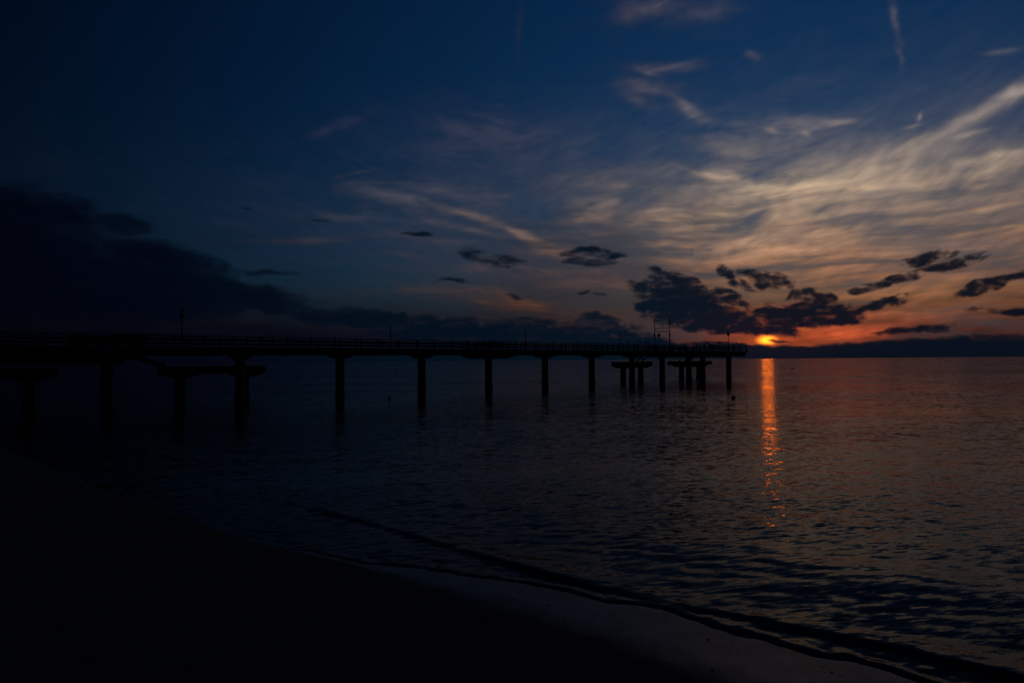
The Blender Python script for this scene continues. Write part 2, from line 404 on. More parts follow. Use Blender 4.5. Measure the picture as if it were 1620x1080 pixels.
# ---------------------------------------------------------------- materials
def mat(name):
    m = bpy.data.materials.new(name)
    m.use_nodes = True
    t = NT(m.node_tree)
    b = t.new('ShaderNodeBsdfPrincipled')
    o = t.new('ShaderNodeOutputMaterial')
    t.t.links.new(b.outputs[0], o.inputs[0])
    return m, t, b


def rough_mat(name, dark, light, scale, rough=0.8, stretch=(1, 1, 1), bump=0.3, metallic=0.0):
    m, t, b = mat(name)
    tc = t.new('ShaderNodeTexCoord')
    q = t.mapping(tc.outputs['Object'], scale=stretch, kind='POINT')
    n = t.noise(q, scale, 6, 0.62)
    t.put(b.inputs['Base Color'], t.ramp(n, [(0.3, dark), (0.7, light)]))
    b.inputs['Roughness'].default_value = rough
    b.inputs['Metallic'].default_value = metallic
    bp = t.new('ShaderNodeBump')
    bp.inputs['Strength'].default_value = bump
    bp.inputs['Distance'].default_value = 0.02
    t.put(bp.inputs['Height'], t.noise(q, scale * 4, 4, 0.6))
    t.put(b.inputs['Normal'], bp.outputs[0])
    return m


M_CONCRETE = rough_mat('weathered_concrete', (0.07, 0.07, 0.062), (0.17, 0.165, 0.15), 1.6)
M_WOOD = rough_mat('weathered_timber', (0.07, 0.055, 0.04), (0.14, 0.115, 0.09), 3.0, stretch=(0.6, 6, 6))
M_METAL = rough_mat('painted_steel', (0.03, 0.03, 0.032), (0.06, 0.058, 0.055), 5.0, rough=0.5)
M_GLOBE = rough_mat('frosted_lamp_globe', (0.10, 0.10, 0.10), (0.13, 0.13, 0.13), 4.0, rough=0.55, bump=0.05)
M_BUOY = rough_mat('faded_buoy_plastic', (0.07, 0.02, 0.012), (0.12, 0.035, 0.02), 4.0, rough=0.5, bump=0.1)
M_FEATHER = rough_mat('grey_feathers', (0.07, 0.07, 0.075), (0.14, 0.14, 0.15), 9.0, rough=0.8, bump=0.1)


def water_material():
    m, t, b = mat('sea_water')
    g = t.new('ShaderNodeNewGeometry')
    p = g.outputs['Position']
    flat = t.v('MULTIPLY', p, (1, 1, 0))
    b.inputs['Base Color'].default_value = (0.004, 0.010, 0.014, 1)
    b.inputs['Roughness'].default_value = 0.035
    b.inputs['Specular Tint'].default_value = (0.84, 0.95, 1.0, 1)
    b.inputs['IOR'].default_value = 1.09
    rot = t.mapping(flat, rot=(0, 0, R(-12)), kind='POINT')
    half = (0.5, 0.5, 0.5)
    fine = t.v('SUBTRACT', t.noise(t.v('MULTIPLY', rot, (3.0, 10.5, 1)), 1.0, 3, 0.6, color=True), half)
    mid = t.v('SUBTRACT', t.noise(t.v('MULTIPLY', rot, (0.7, 1.7, 1)), 1.0, 2, 0.5, color=True), half)
    calm = t.rng(t.noise(t.v('MULTIPLY', rot, (0.012, 0.06, 1)), 1.0, 4, 0.6), 0.36, 0.64, 0.35, 1.25)     # slicks and ruffled lanes
    dist = t.v('LENGTH', flat)
    near_f = t.rng(dist, 8, 45, 0.9, 1.0)
    s = t.v('ADD', t.v('MULTIPLY', fine, (0.34, 0.62, 0)), t.v('MULTIPLY', mid, (0.08, 0.17, 0)))
    s = t.v('SCALE', s, s=t.m('MULTIPLY', calm, near_f))
    nrm = t.v('NORMALIZE', t.v('ADD', g.outputs['Normal'], s))
    t.put(b.inputs['Normal'], nrm)
    return m


def sand_material():
    m, t, b = mat('beach_sand')
    g = t.new('ShaderNodeNewGeometry')
    p = g.outputs['Position']
    sp = t.new('ShaderNodeSeparateXYZ')
    t.put(sp.inputs[0], p)
    zz = t.m('ADD', sp.outputs[2], t.m('MULTIPLY', t.m('SUBTRACT', t.noise(p, 1.2, 4, 0.6), 0.5), 0.03))
    dry = t.rng(zz, 0.030, 0.095)
    n = t.noise(p, 9.0, 6, 0.65)
    wet_c = t.ramp(n, [(0.3, (0.050, 0.042, 0.032)), (0.7, (0.075, 0.062, 0.048))])
    dry_c = t.ramp(n, [(0.3, (0.105, 0.09, 0.068)), (0.7, (0.17, 0.145, 0.11))])
    t.put(b.inputs['Base Color'], t.mix(dry, wet_c, dry_c))
    t.put(b.inputs['Roughness'], t.m('ADD', t.m('MULTIPLY', dry, 0.55), 0.38))
    t.put(b.inputs['Specular IOR Level'], t.m('MULTIPLY', t.rng(dry, 0, 1, 0.30, 0.03), t.rng(t.noise(p, 2.3, 5, 0.6), 0.3, 0.7, 0.55, 1.15)))
    bp = t.new('ShaderNodeBump')
    t.put(bp.inputs['Strength'], t.rng(dry, 0, 1, 0.22, 0.6))
    bp.inputs['Distance'].default_value = 0.02
    t.put(bp.inputs['Height'], t.noise(p, 30.0, 4, 0.7))
    t.put(b.inputs['Normal'], bp.outputs[0])
    return m


M_WATER = water_material()
M_SAND = sand_material()


# ---------------------------------------------------------------- object helpers
def link(o):
    scene.collection.objects.link(o)
    return o


def empty(name, loc=(0, 0, 0), rz=0.0, label=None, cat=None, group=None):
    o = bpy.data.objects.new(name, None)
    o.empty_display_size = 0.2
    o.location = loc
    o.rotation_euler = (0, 0, rz)
    tag(o, label, cat, group)
    return link(o)


def tag(o, label=None, cat=None, group=None, kind=None):
    for k, v in (('label', label), ('category', cat), ('group', group), ('kind', kind)):
        if v:
            o[k] = v


def mesh_of(name, bm, material, smooth=False):
    me = bpy.data.meshes.new(name)
    bmesh.ops.recalc_face_normals(bm, faces=bm.faces)
    bm.to_mesh(me)
    bm.free()
    me.materials.append(material)
    if smooth:
        for p in me.polygons:
            p.use_smooth = True
    return me


def add(name, me, parent=None, loc=(0, 0, 0), rot=(0, 0, 0), scale=(1, 1, 1)):
    o = bpy.data.objects.new(name, me)
    o.parent = parent
    o.location = loc
    o.rotation_euler = rot
    o.scale = scale
    return link(o)


def box(bm, x0, x1, y0, y1, z0, z1, bevel=0.0):
    r = bmesh.ops.create_cube(bm, size=1.0)
    vs = r['verts']
    for v in vs:
        v.co = Vector((x0 + (v.co.x + 0.5) * (x1 - x0), y0 + (v.co.y + 0.5) * (y1 - y0), z0 + (v.co.z + 0.5) * (z1 - z0)))
    if bevel:
        es = list({e for v in vs for e in v.link_edges})
        bmesh.ops.bevel(bm, geom=es, offset=bevel, segments=1, affect='EDGES')


def box_mesh(name, x0, x1, y0, y1, z0, z1, material, bevel=0.0):
    bm = bmesh.new()
    box(bm, x0, x1, y0, y1, z0, z1, bevel)
    return mesh_of(name, bm, material)


def lathe(bm, prof, seg=16, c=(0, 0)):
    rings = []
    for r, z in prof:
        rings.append([bm.verts.new((c[0] + r * math.cos(2 * math.pi * i / seg), c[1] + r * math.sin(2 * math.pi * i / seg), z)) for i in range(seg)])
    for a, b in zip(rings, rings[1:]):
        for i in range(seg):
            bm.faces.new((a[i], a[(i + 1) % seg], b[(i + 1) % seg], b[i]))
    bm.faces.new(rings[0][::-1])
    bm.faces.new(rings[-1])


def lathe_mesh(name, prof, material, seg=16, smooth=True):
    bm = bmesh.new()
    lathe(bm, prof, seg)
    me = mesh_of(name, bm, material, smooth)
    return me


def prism_mesh(name, poly, y0, y1, material, axis='y'):
    """polygon in (a, z) extruded along the other horizontal axis"""
    bm = bmesh.new()
    f = (lambda a, q, z: (a, q, z)) if axis == 'y' else (lambda a, q, z: (q, a, z))
    A = [bm.verts.new(f(a, y0, z)) for a, z in poly]
    B = [bm.verts.new(f(a, y1, z)) for a, z in poly]
    n = len(poly)
    bm.faces.new(A)
    bm.faces.new(B[::-1])
    for i in range(n):
        bm.faces.new((A[i], B[i], B[(i + 1) % n], A[(i + 1) % n]))
    return mesh_of(name, bm, material)


def tube(bm, a, b, r, seg=8):
    a, b = Vector(a), Vector(b)
    d = (b - a).normalized()
    u = d.orthogonal().normalized()
    v = d.cross(u)
    ra, rb = [], []
    for i in range(seg):
        w = u * math.cos(2 * math.pi * i / seg) + v * math.sin(2 * math.pi * i / seg)
        ra.append(bm.verts.new(a + w * r))
        rb.append(bm.verts.new(b + w * r))
    for i in range(seg):
        bm.faces.new((ra[i], ra[(i + 1) % seg], rb[(i + 1) % seg], rb[i]))
    bm.faces.new(ra[::-1])
    bm.faces.new(rb)


def tube_mesh(name, pairs, r, material, seg=8):
    bm = bmesh.new()
    for a, b in pairs:
        tube(bm, a, b, r, seg)
    return mesh_of(name, bm, material)


# ---------------------------------------------------------------- shore lines (metres, sea to the upper right)
EDGE = np.array([(-170, 170.9), (-60, 65.1), (-17.95, 23.85), (-8.55, 15.08), (-4.3, 11.36), (-2.25, 10.3), (-0.5, 9.6), (0.9, 8.8), (1.85, 8.05), (2.45, 7.5),
                 (3.0, 7.0), (3.75, 6.5), (4.9, 5.4), (7.7, 2.7), (20, -9.5), (170, -155)], float)      # water's edge
DRYL = np.array([(-170, 171), (-60, 65.2), (-17.9, 23.92), (-8.52, 15.13), (-4.3, 11.34), (-2.35, 10.12), (-0.93, 8.99), (0.27, 7.99), (1.0, 7.43), (1.73, 6.61),
                 (1.97, 6.41), (2.9, 5.2), (6.2, 1.6), (19, -11.0), (170, -157)], float)                   # limit of the wet sand
RIDGE = np.array([(-30, 39), (-9.5, 19.2), (-5.35, 15.22), (-3.05, 13.15), (-1.17, 11.3), (0.51, 9.61), (1.92, 8.47), (2.7, 8.04), (3.37, 7.56), (4.05, 7.06),
                  (4.73, 6.43), (8, 3.4), (21, -8.5), (60, -46)], float)                                   # small wave about to break


def signed(px, py, line):
    """signed distance to a polyline, positive towards the land (lower left)"""
    best = np.full(px.shape, 1e9)
    sgn = np.ones(px.shape)
    for (ax, ay), (bx, by) in zip(line[:-1], line[1:]):
        dx, dy = bx - ax, by - ay
        L2 = dx * dx + dy * dy
        tt = np.clip(((px - ax) * dx + (py - ay) * dy) / L2, 0, 1)
        ex, ey = px - (ax + tt * dx), py - (ay + tt * dy)
        dist = np.hypot(ex, ey)
        cr = dx * (py - ay) - dy * (px - ax)
        upd = dist < best
        best = np.where(upd, dist, best)
        sgn = np.where(upd, np.where(cr < 0, 1.0, -1.0), sgn)
    return best * sgn


def grid_object(name, X, Y, Z, material):
    n, k = X.shape
    me = bpy.data.meshes.new(name)
    co = np.stack([X, Y, Z], -1).reshape(-1, 3).astype(np.float32)
    idx = np.arange(n * k).reshape(n, k)
    q = np.stack([idx[:-1, :-1], idx[:-1, 1:], idx[1:, 1:], idx[1:, :-1]], -1).reshape(-1, 4)
    me.vertices.add(len(co))
    me.vertices.foreach_set('co', co.ravel())
    me.loops.add(q.size)
    me.loops.foreach_set('vertex_index', q.ravel().astype(np.int32))
    me.polygons.add(len(q))
    me.polygons.foreach_set('loop_start', (np.arange(len(q)) * 4).astype(np.int32))
    me.polygons.foreach_set('use_smooth', np.ones(len(q), bool))
    me.update(calc_edges=True)
    me.validate()
    me.materials.append(material)
    o = link(bpy.data.objects.new(name, me))
    return o


def smooth_noise(X, Y, scale, seed, octaves=3):
    r = np.random.default_rng(seed)
    out = np.zeros(X.shape)
    for o in range(octaves):
        for _ in range(5):
            a = r.uniform(0, 2 * math.pi)
            k = 2 * math.pi / scale * (2 ** o) * r.uniform(0.7, 1.4)
            out += np.sin(k * (X * math.cos(a) + Y * math.sin(a)) + r.uniform(0, 6.28)) / (2 ** o) / 5
    return out


def scallop(X, Y):
    """uneven run of the wash along the sand"""
    return 0.14 * smooth_noise(X, Y, 2.2, 61, 1) + 0.07 * smooth_noise(X, Y, 0.8, 63, 2)


# ---------------------------------------------------------------- beach
def build_beach():
    def axis(c, lo, hi, step, growth):
        right = [c]
        s = step
        while right[-1] < hi:
            right.append(right[-1] + s)
            if abs(right[-1] - c) > 9:
                s *= growth
        left = [c]
        s = step
        while left[-1] > lo:
            left.append(left[-1] - s)
            if abs(left[-1] - c) > 9:
                s *= growth
        return np.array(left[:0:-1] + right)
    xs = axis(0.0, -170, 170, 0.08, 1.04)
    ys = axis(7.0, -160, 172, 0.08, 1.04)
    X, Y = np.meshgrid(xs, ys)
    wob = smooth_noise(X, Y, 2.6, 3, 2) * 0.05
    d1 = signed(X, Y, DRYL) + wob
    d2 = signed(X, Y, EDGE) + scallop(X, Y)
    band = 0.05 * np.clip(d2, 0, None) / np.maximum(np.clip(d2, 0, None) + np.clip(-d1, 0, None), 1e-3)
    land = 0.05 + 0.23 * np.clip(d1, 0, None) - 0.16 * (1 - np.exp(-np.clip(d1, 0, None)))
    land = land + 0.09 * (1 - np.exp(-np.clip(d1, 0, None) * 4)) * np.clip((-X - 1) / 5, 0, 1)
    top = 1.45 + 0.10 * smooth_noise(X, Y, 9, 4)
    land = top - np.log1p(np.exp(-(land - top) * 5)) / 5 - (1 - np.tanh(d1.clip(0) * 1.0)) * 0.0
    lumps = (0.018 * smooth_noise(X, Y, 0.9, 8, 3) + 0.012 * smooth_noise(X, Y, 0.35, 9, 2)) * np.clip(d1 / 0.8, 0, 1)
    sea = np.maximum(0.09 * d2, -4.0)
    Z = np.where(d2 < 0, sea, np.where(d1 < 0, np.minimum(band, 0.05), land + lumps))
    o = grid_object('beach', X, Y, Z, M_SAND)
    tag(o, 'dark sandy beach sloping down to the wet waterline', kind='structure')


build_beach()


# ---------------------------------------------------------------- pebbles and shell grit on the wet sand
def build_pebbles():
    rp = random.Random(77)
    bm = bmesh.new()
    n = 0
    while n < 90:
        x, y = rp.uniform(-3.0, 3.6), rp.uniform(5.4, 10.5)
        px, py = np.array([x]), np.array([y])
        d1 = signed(px, py, DRYL)[0]
        d2 = signed(px, py, EDGE)[0]
        if d2 < 0.08 or d1 > 0.5:
            continue
        z = 0.05 * max(d2, 0) / max(max(d2, 0) + max(-d1, 0), 1e-3) if d1 < 0 else 0.05 + 0.07 * d1
        r = rp.uniform(0.003, 0.009) * (1.8 if rp.random() < 0.08 else 1.0)
        m = Matrix.Translation((x, y, z + r * 0.2)) @ Matrix.Rotation(rp.uniform(0, 6.28), 4, 'Z') @ Matrix.Diagonal((r * rp.uniform(1, 1.8), r, r * 0.7, 1))
        bmesh.ops.create_icosphere(bm, subdivisions=1, radius=1.0, matrix=m)
        n += 1
    o = link(bpy.data.objects.new('pebbles', mesh_of('pebbles', bm, M_CONCRETE, True)))
    tag(o, 'scattered tiny dark pebbles on the wet sand', kind='stuff')


build_pebbles()


# ---------------------------------------------------------------- sea
def build_sea():
    r1 = 3.5 * np.exp(np.arange(0, math.log(130 / 3.5), 0.0062))
    r2 = r1[-1] * np.exp(np.arange(0.03, math.log(40000 / r1[-1]) + 0.05, 0.05))
    rr = np.concatenate([r1, r2])
    th = np.radians(np.concatenate([np.arange(-75, -44, 1.0), np.arange(-44, 50, 0.16), np.arange(50, 150, 1.0)]))
    Rr, Th = np.meshgrid(rr, th, indexing='ij')
    X, Y = Rr * np.sin(Th), Rr * np.cos(Th)
    d2 = signed(X, Y, EDGE) + scallop(X, Y)
    d3 = signed(X, Y, RIDGE)
    deep = np.clip(-d2, 0, None)
    Z = np.zeros(X.shape)
    step = Rr * 0.0062
    rs = np.random.default_rng(21)
    ruffle = 0.8 + 0.2 * smooth_noise(X, Y * 1.6, 14, 31, 3)
    for lam in np.geomspace(0.14, 2.6, 56):
        a = R(-98) + rs.normal(0, 0.45 if lam < 0.9 else 0.35)
        k = 2 * math.pi / lam
        slope = 0.016 * (1.0 if lam < 0.34 else (0.34 / lam) ** 1.6)
        fade = np.clip((lam / step - 3.0) / 3.0, 0, 1)
        ph = k * (X * math.cos(a) + Y * math.sin(a)) + rs.uniform(0, 6.28) + 0.9 * smooth_noise(X, Y, lam * 5.0, rs.integers(1 << 30), 1)
        Z += fade * slope / k * (np.sin(ph) + 0.22 * np.sin(2 * ph + 1.3)) * (ruffle if lam < 1.5 else 1.0)
    Z *= np.clip(deep / 2.2, 0.12, 1)
    # small wave running ashore: steep face on the land side
    along = smooth_noise(X, Y, 5.0, 41, 2)
    wdt = np.where(d3 > 0, 0.10, 0.38) * (1 + 0.25 * along)
    Z += (0.030 + 0.030 * along) * np.exp(-(d3 / wdt) ** 2) * np.clip(deep * 3, 0, 1) * np.clip((Rr - 3) / 3, 0, 1) * np.clip((19 - np.hypot(X, Y)) / 6, 0.0, 1)
    Z += 0.02 * np.exp(-((d3 + 2.6 + 0.4 * along) / 0.7) ** 2) * np.clip((60 - Rr) / 30, 0, 1)
    # thin lip of the run-up
    Z += 0.016 * np.exp(-((d2 + 0.12 + 0.06 * smooth_noise(X, Y, 0.8, 43, 2)) / 0.10) ** 2)
    Z += 0.005 * smooth_noise(X, Y, 0.30, 47, 2) * np.exp(-(deep / 0.9) ** 2) * np.clip((14 - Rr) / 4, 0, 1)
    Z -= np.clip(d2, 0, 1.0) * 0.12
    o = grid_object('sea', X, Y, Z, M_WATER)
    tag(o, 'calm rippled sea reaching to the horizon', kind='structure')


build_sea()

# ---------------------------------------------------------------- pier
PIER_O = (-29.35, 49.52, 0.0)
PIER_A = R(44.0)
DECK, RAILH, HALF = 4.18, 0.93, 1.4
BENTS = [-28.0, -18.6, -9.3, 0.0, 9.67, 18.86, 28.08, 37.19, 46.24, 55.0, 63.63]
HEAD_S, HEAD_E, HEAD_N, HEAD_F = 71.6, 86.4, -5.3, 3.0
pier = empty('pier', PIER_O, PIER_A, 'long dark pier on round concrete pillars running out over the sea', 'pier')

pillar_prof = [(0.44, -3.5), (0.44, 0.35), (0.40, 0.5), (0.40, 3.5)]
ME_PILLAR = lathe_mesh('pillar', pillar_prof, M_CONCRETE, 20)
cap_poly = [(-1.45, 3.58), (-1.45, 3.48), (-0.55, 3.28), (0.55, 3.28), (1.45, 3.48), (1.45, 3.58)]
ME_CAP = prism_mesh('cap_beam', cap_poly, -0.42, 0.42, M_CONCRETE, 'x')
big_cap = [(-2.3, 3.58), (-2.3, 3.46), (-0.8, 3.22), (0.8, 3.22), (2.3, 3.46), (2.3, 3.58)]
ME_CAP_BAY = prism_mesh('cap_beam', big_cap, -1.9, 1.9, M_CONCRETE, 'x')
ME_POST = box_mesh('railing_post', -0.055, 0.055, -0.06, 0.06, DECK - 0.12, DECK + RAILH - 0.055, M_WOOD, 0.008)

for i, s in enumerate(BENTS):
    add('pillar', ME_PILLAR, pier, (s, 0, 0), (0, 0, random.uniform(0, 1)))
    bay = i in (3, 7)
    add('cap_beam', ME_CAP_BAY if bay else ME_CAP, pier, (s, 0, 0))
for s in (73.2, 84.7):
    for q in (1.5, -3.0):
        add('pillar', ME_PILLAR, pier, (s, q, 0), (0, 0, random.uniform(0, 1)))

# deck and girders span by span
ends = BENTS + [HEAD_S]
for a, b in zip(ends[:-1], ends[1:]):
    a_, b_ = a + 0.01, b - 0.01
    deep = b <= 0.01
    add('deck', box_mesh('deck', a_, b_, -1.52, 1.52, DECK - 0.14, DECK, M_WOOD, 0.01), pier)
    for q in (-1.0, 1.0):
        z0 = 2.92 if deep else DECK - 0.60
        add('girder', box_mesh('girder', a_, b_ + (0.75 if b == 0.0 else 0), q - 0.22, q + 0.22, z0, DECK - 0.143, M_CONCRETE, 0.02), pier)
    for q in (-1.49, 1.49):
        add('edge_board', box_mesh('edge_board', a_, b_, q - 0.035, q + 0.035, DECK - 0.42, DECK + 0.06, M_WOOD, 0.006), pier)
# viewing bays built out over the pillars
for s in (0.0, 37.19):
    add('bay_deck', box_mesh('bay_deck', s - 1.95, s + 1.95, -2.35, 2.35, DECK - 0.36, DECK - 0.145, M_CONCRETE, 0.02), pier)
# pier head
add('head_slab', box_mesh('head_slab', HEAD_S, HEAD_E, HEAD_N, HEAD_F, DECK - 0.30, DECK, M_WOOD, 0.02), pier)
for s in (73.2, 79.0, 84.7):
    add('cap_beam', box_mesh('cap_beam', s - 0.4, s + 0.4, HEAD_N + 0.4, HEAD_F - 0.4, 3.30, DECK - 0.303, M_CONCRETE, 0.03), pier)
for q in (HEAD_N + 0.25, -3.0, 1.5, HEAD_F - 0.25):
    add('girder', box_mesh('girder', HEAD_S + 0.3, HEAD_E - 0.5, q - 0.2, q + 0.2, 3.33, DECK - 0.306, M_CONCRETE, 0.03), pier)


def rail_run(p0, p1, boards=((0.885, 0.93, 0.13), (0.56, 0.68, 0.03), (0.25, 0.37, 0.03)), n=None, end_post=True, z=DECK, jitter=True):
    """posts with a flat handrail on top and two broad boards on the outside"""
    a, b = Vector((p0[0], p0[1], 0)), Vector((p1[0], p1[1], 0))
    L = (b - a).length
    if L < 0.3:
        return
    ang = math.atan2((b - a).y, (b - a).x)
    n = n or max(1, round(L / 2.3))
    for i in range(n + (1 if end_post else 0)):
        p = a.lerp(b, i / n)
        add('railing_post', ME_POST, pier, (p.x, p.y, z - DECK), (random.gauss(0, .006), random.gauss(0, .006), ang))
    step = 2 if n >= 2 else 1
    i = 0
    while i < n:
        j = min(n, i + step)
        pa, pb = a.lerp(b, i / n), a.lerp(b, j / n)
        l = (pb - pa).length
        for k, (z0, z1, hw) in enumerate(boards):
            nm = 'handrail' if k == 0 else 'railing_board'
            me = board_mesh(nm, round(l - 0.012, 2), hw, z1 - z0)
            mid = (pa + pb) / 2
            dz = random.uniform(-0.012, 0.012) if (jitter and k) else random.uniform(-0.004, 0.004)
            off = 0.0 if k == 0 else 0.092
            nx, ny = math.sin(ang) * off, -math.cos(ang) * off
            add(nm, me, pier, (mid.x + nx, mid.y + ny, z + (z0 + z1) / 2 + dz), (0, random.gauss(0, .0022), ang))
        i = j


_boards = {}


def board_mesh(nm, l, hw, h):
    key = (nm, l, hw, round(h, 3))
    if key not in _boards:
        _boards[key] = box_mesh(nm, -l / 2, l / 2, -hw, hw, -h / 2, h / 2, M_WOOD, 0.006)
    return _boards[key]


for side in (-1, 1):
    q = side * HALF
    prev = BENTS[0]
    for s in (0.0, 37.19):
        rail_run((prev, q), (s - 1.9, q), end_post=True) if side < 0 else rail_run((s - 1.9, q), (prev, q))
        o = side * 2.28
        pts = [(s - 1.88, q), (s - 1.88, o), (s + 1.88, o), (s + 1.88, q)]
        if side > 0:
            pts = pts[::-1]
        for u, v in zip(pts[:-1], pts[1:]):
            rail_run(u, v, end_post=False)
        prev = s + 1.9
    if side < 0:
        rail_run((prev, q), (HEAD_S + 0.1, q))
    else:
        rail_run((HEAD_S + 0.1, q), (prev, q))
h0, h1, n0, n1 = HEAD_S + 0.12, HEAD_E - 0.12, HEAD_N + 0.12, HEAD_F - 0.12
rail_run((h0, -HALF), (h0, n0), end_post=False)
rail_run((h0, n0), (h1, n0), n=7)
rail_run((h1, n0), (h1, n1), n=4)
rail_run((h1, n1), (h0, n1), n=7)
rail_run((h0, n1), (h0, HALF), n=1)


# benches stand in the bays and on the head
def bench(s, q, rz, label, group='wooden benches on the pier'):
    c, sn = math.cos(PIER_A), math.sin(PIER_A)
    loc = (PIER_O[0] + c * s - sn * q, PIER_O[1] + sn * s + c * q, DECK)
    e = empty('bench', loc, PIER_A + rz, label, 'bench', group)
    for y in (-0.17, 0.0, 0.17):
        add('seat_slat', bench_seat, e, (0, y, 0.43))
    for z in (0.56, 0.68, 0.80):
        add('back_slat', bench_back, e, (0, 0.29 + (z - 0.56) * 0.25, z), (R(-12), 0, 0))
    for x in (-0.7, 0.7):
        add('leg', bench_leg, e, (x, 0, 0))
    return e


bench_seat = box_mesh('seat_slat', -0.95, 0.95, -0.07, 0.07, -0.02, 0.02, M_WOOD, 0.006)
bench_back = box_mesh('back_slat', -0.95, 0.95, -0.015, 0.015, -0.052, 0.052, M_WOOD, 0.005)
bm = bmesh.new()
box(bm, -0.03, 0.03, -0.22, -0.16, 0.0, 0.408)
box(bm, -0.03, 0.03, 0.18, 0.24, 0.0, 0.408)
box(bm, -0.028, 0.028, -0.16, 0.18, 0.34, 0.405)
box(bm, -0.03, 0.03, 0.315, 0.345, 0.30, 0.86)
box(bm, -0.028, 0.028, 0.24, 0.33, 0.30, 0.40)
bench_leg = mesh_of('leg', bm, M_METAL)
bench(0.75, -1.72, math.pi, 'slatted bench facing inward in the bay nearest the shore', None)
bench(-0.9, 1.72, 0.0, 'slatted bench at far side of the bay nearest the shore', None)
bench(36.4, -1.72, math.pi, 'slatted bench at near railing of the bay halfway along the pier', None)
bench(38.0, 1.72, 0.0, 'slatted bench at far railing of the bay halfway along the pier', None)
bench(76.5, -4.55, math.pi, 'slatted bench at near railing of the pier head', None)
bench(80.2, 2.2, 0.0, 'slatted bench at far railing of the pier head', None)


def P2W(s, q, z=0.0):
    c, sn = math.cos(PIER_A), math.sin(PIER_A)
    return (PIER_O[0] + c * s - sn * q, PIER_O[1] + sn * s + c * q, z)


# ---------------------------------------------------------------- landing platforms beside the pier
PLAT_Z, PLAT_H = 2.70, 0.66


def platform(s0, s1, q0, q1, cols, label):
    sc, qc = (s0 + s1) / 2, (q0 + q1) / 2
    e = empty('landing_platform', P2W(sc, qc), PIER_A, label, 'platform', 'low concrete landing platforms beside the pier')
    add('slab', box_mesh('slab', s0 - sc, s1 - sc, q0 - qc, q1 - qc, PLAT_Z - PLAT_H + 0.04, PLAT_Z, M_CONCRETE, 0.03), e)
    for s in cols:
        add('pillar', lathe_mesh('pillar', [(0.44, -3.5), (0.44, 0.3), (0.40, 0.45), (0.40, 1.95)], M_CONCRETE, 20), e, (s - sc, 0, 0))
        w = 1.15
        poly = [(-w, PLAT_Z - PLAT_H + 0.037), (-w, PLAT_Z - PLAT_H - 0.05), (-0.45, PLAT_Z - PLAT_H - 0.26), (0.45, PLAT_Z - PLAT_H - 0.26),
                (w, PLAT_Z - PLAT_H - 0.05), (w, PLAT_Z - PLAT_H + 0.037)]
        add('cap_beam', prism_mesh('cap_beam', poly, -0.9, 0.9, M_CONCRETE), e, (s - sc, 0, 0))
    return e


platform(-12.0, -2.75, 1.75, 4.2, (-10.0, -4.16), 'low concrete landing platform nearest the shore at the left edge')
platform(4.5, 12.7, 1.9, 4.0, (5.95, 11.28), 'low concrete landing platform with stairs beside the second pillar')
platform(64.2, 71.4, 1.9, 4.0, (65.6, 69.8), 'low concrete landing platform just left of the steel gantry')
platform(78.6, 88.4, 2.0, 4.1, (80.9, 86.1), 'low concrete landing platform behind the pier head')


def staircase(s_top, s_bot, q, z_bot=PLAT_Z):
    """open flight of steps from the deck down to a platform: part of the pier"""
    L = s_bot - s_top
    n = 8
    st = empty('staircase', (0, 0, 0))
    st.parent = pier
    for y in (q - 0.48, q + 0.48):
        a, b = Vector((s_top, y, DECK - 0.05)), Vector((s_bot, y, z_bot + 0.12))
        bm = bmesh.new()
        box(bm, -0.5, 0.5, -0.03, 0.03, -0.14, 0.14)
        me = mesh_of('stringer', bm, M_METAL)
        d = b - a
        add('stringer', me, st, (a + b) / 2, (0, -math.atan2(d.z, abs(d.x)) if d.x > 0 else math.atan2(d.z, abs(d.x)), 0), (d.length + 0.1, 1, 1))
        me = tube_mesh('stair_rail', [(a + Vector((0, 0, 0.9)), b + Vector((0, 0, 0.9))), (a, a + Vector((0, 0, 0.9))), (b, b + Vector((0, 0, 0.9)))], 0.022, M_METAL)
        add('stair_rail', me, st)
    for k in range(n):
        f = (k + 0.5) / n
        s = s_top + L * f
        z = DECK + (z_bot - DECK) * (k + 1) / (n + 1)
        add('tread', box_mesh('tread', s - 0.15, s + 0.15, q - 0.449, q + 0.449, z - 0.04, z, M_METAL), st)


staircase(0.45, 4.35, 2.15)
staircase(71.0, 68.4, 2.15)
staircase(86.2, 83.7, 3.6)


# ---------------------------------------------------------------- lamps, poles, gantry
def lamp(s, q, h, globe, label, r=0.21):
    e = empty('pier_lamp', P2W(s, q, DECK), PIER_A, label, 'lamp post', 'lamp posts along the pier')
    add('base', lathe_mesh('base', [(0.13, 0), (0.13, 0.03), (0.075, 0.08), (0.07, 0.5), (0.05, 0.55)], M_METAL, 12), e)
    add('pole', lathe_mesh('pole', [(0.055, 0.5), (0.045, h)], M_METAL, 10), e)
    if globe:
        prof = [(r * 0.35, h - r * 0.2)] + [(r * math.sin(a), h + r * 0.95 - r * math.cos(a)) for a in np.linspace(0.35, math.pi - 0.05, 12)]
        add('globe', lathe_mesh('globe', prof, M_GLOBE, 16), e)
        add('collar', lathe_mesh('collar', [(0.05, h - 0.1), (0.09, h - 0.03), (0.10, h + 0.02)], M_METAL, 12), e)
    else:
        add('collar', lathe_mesh('collar', [(0.042, h - 0.05), (0.06, h - 0.03), (0.06, h + 0.03), (0.02, h + 0.05)], M_METAL, 10), e)
    return e


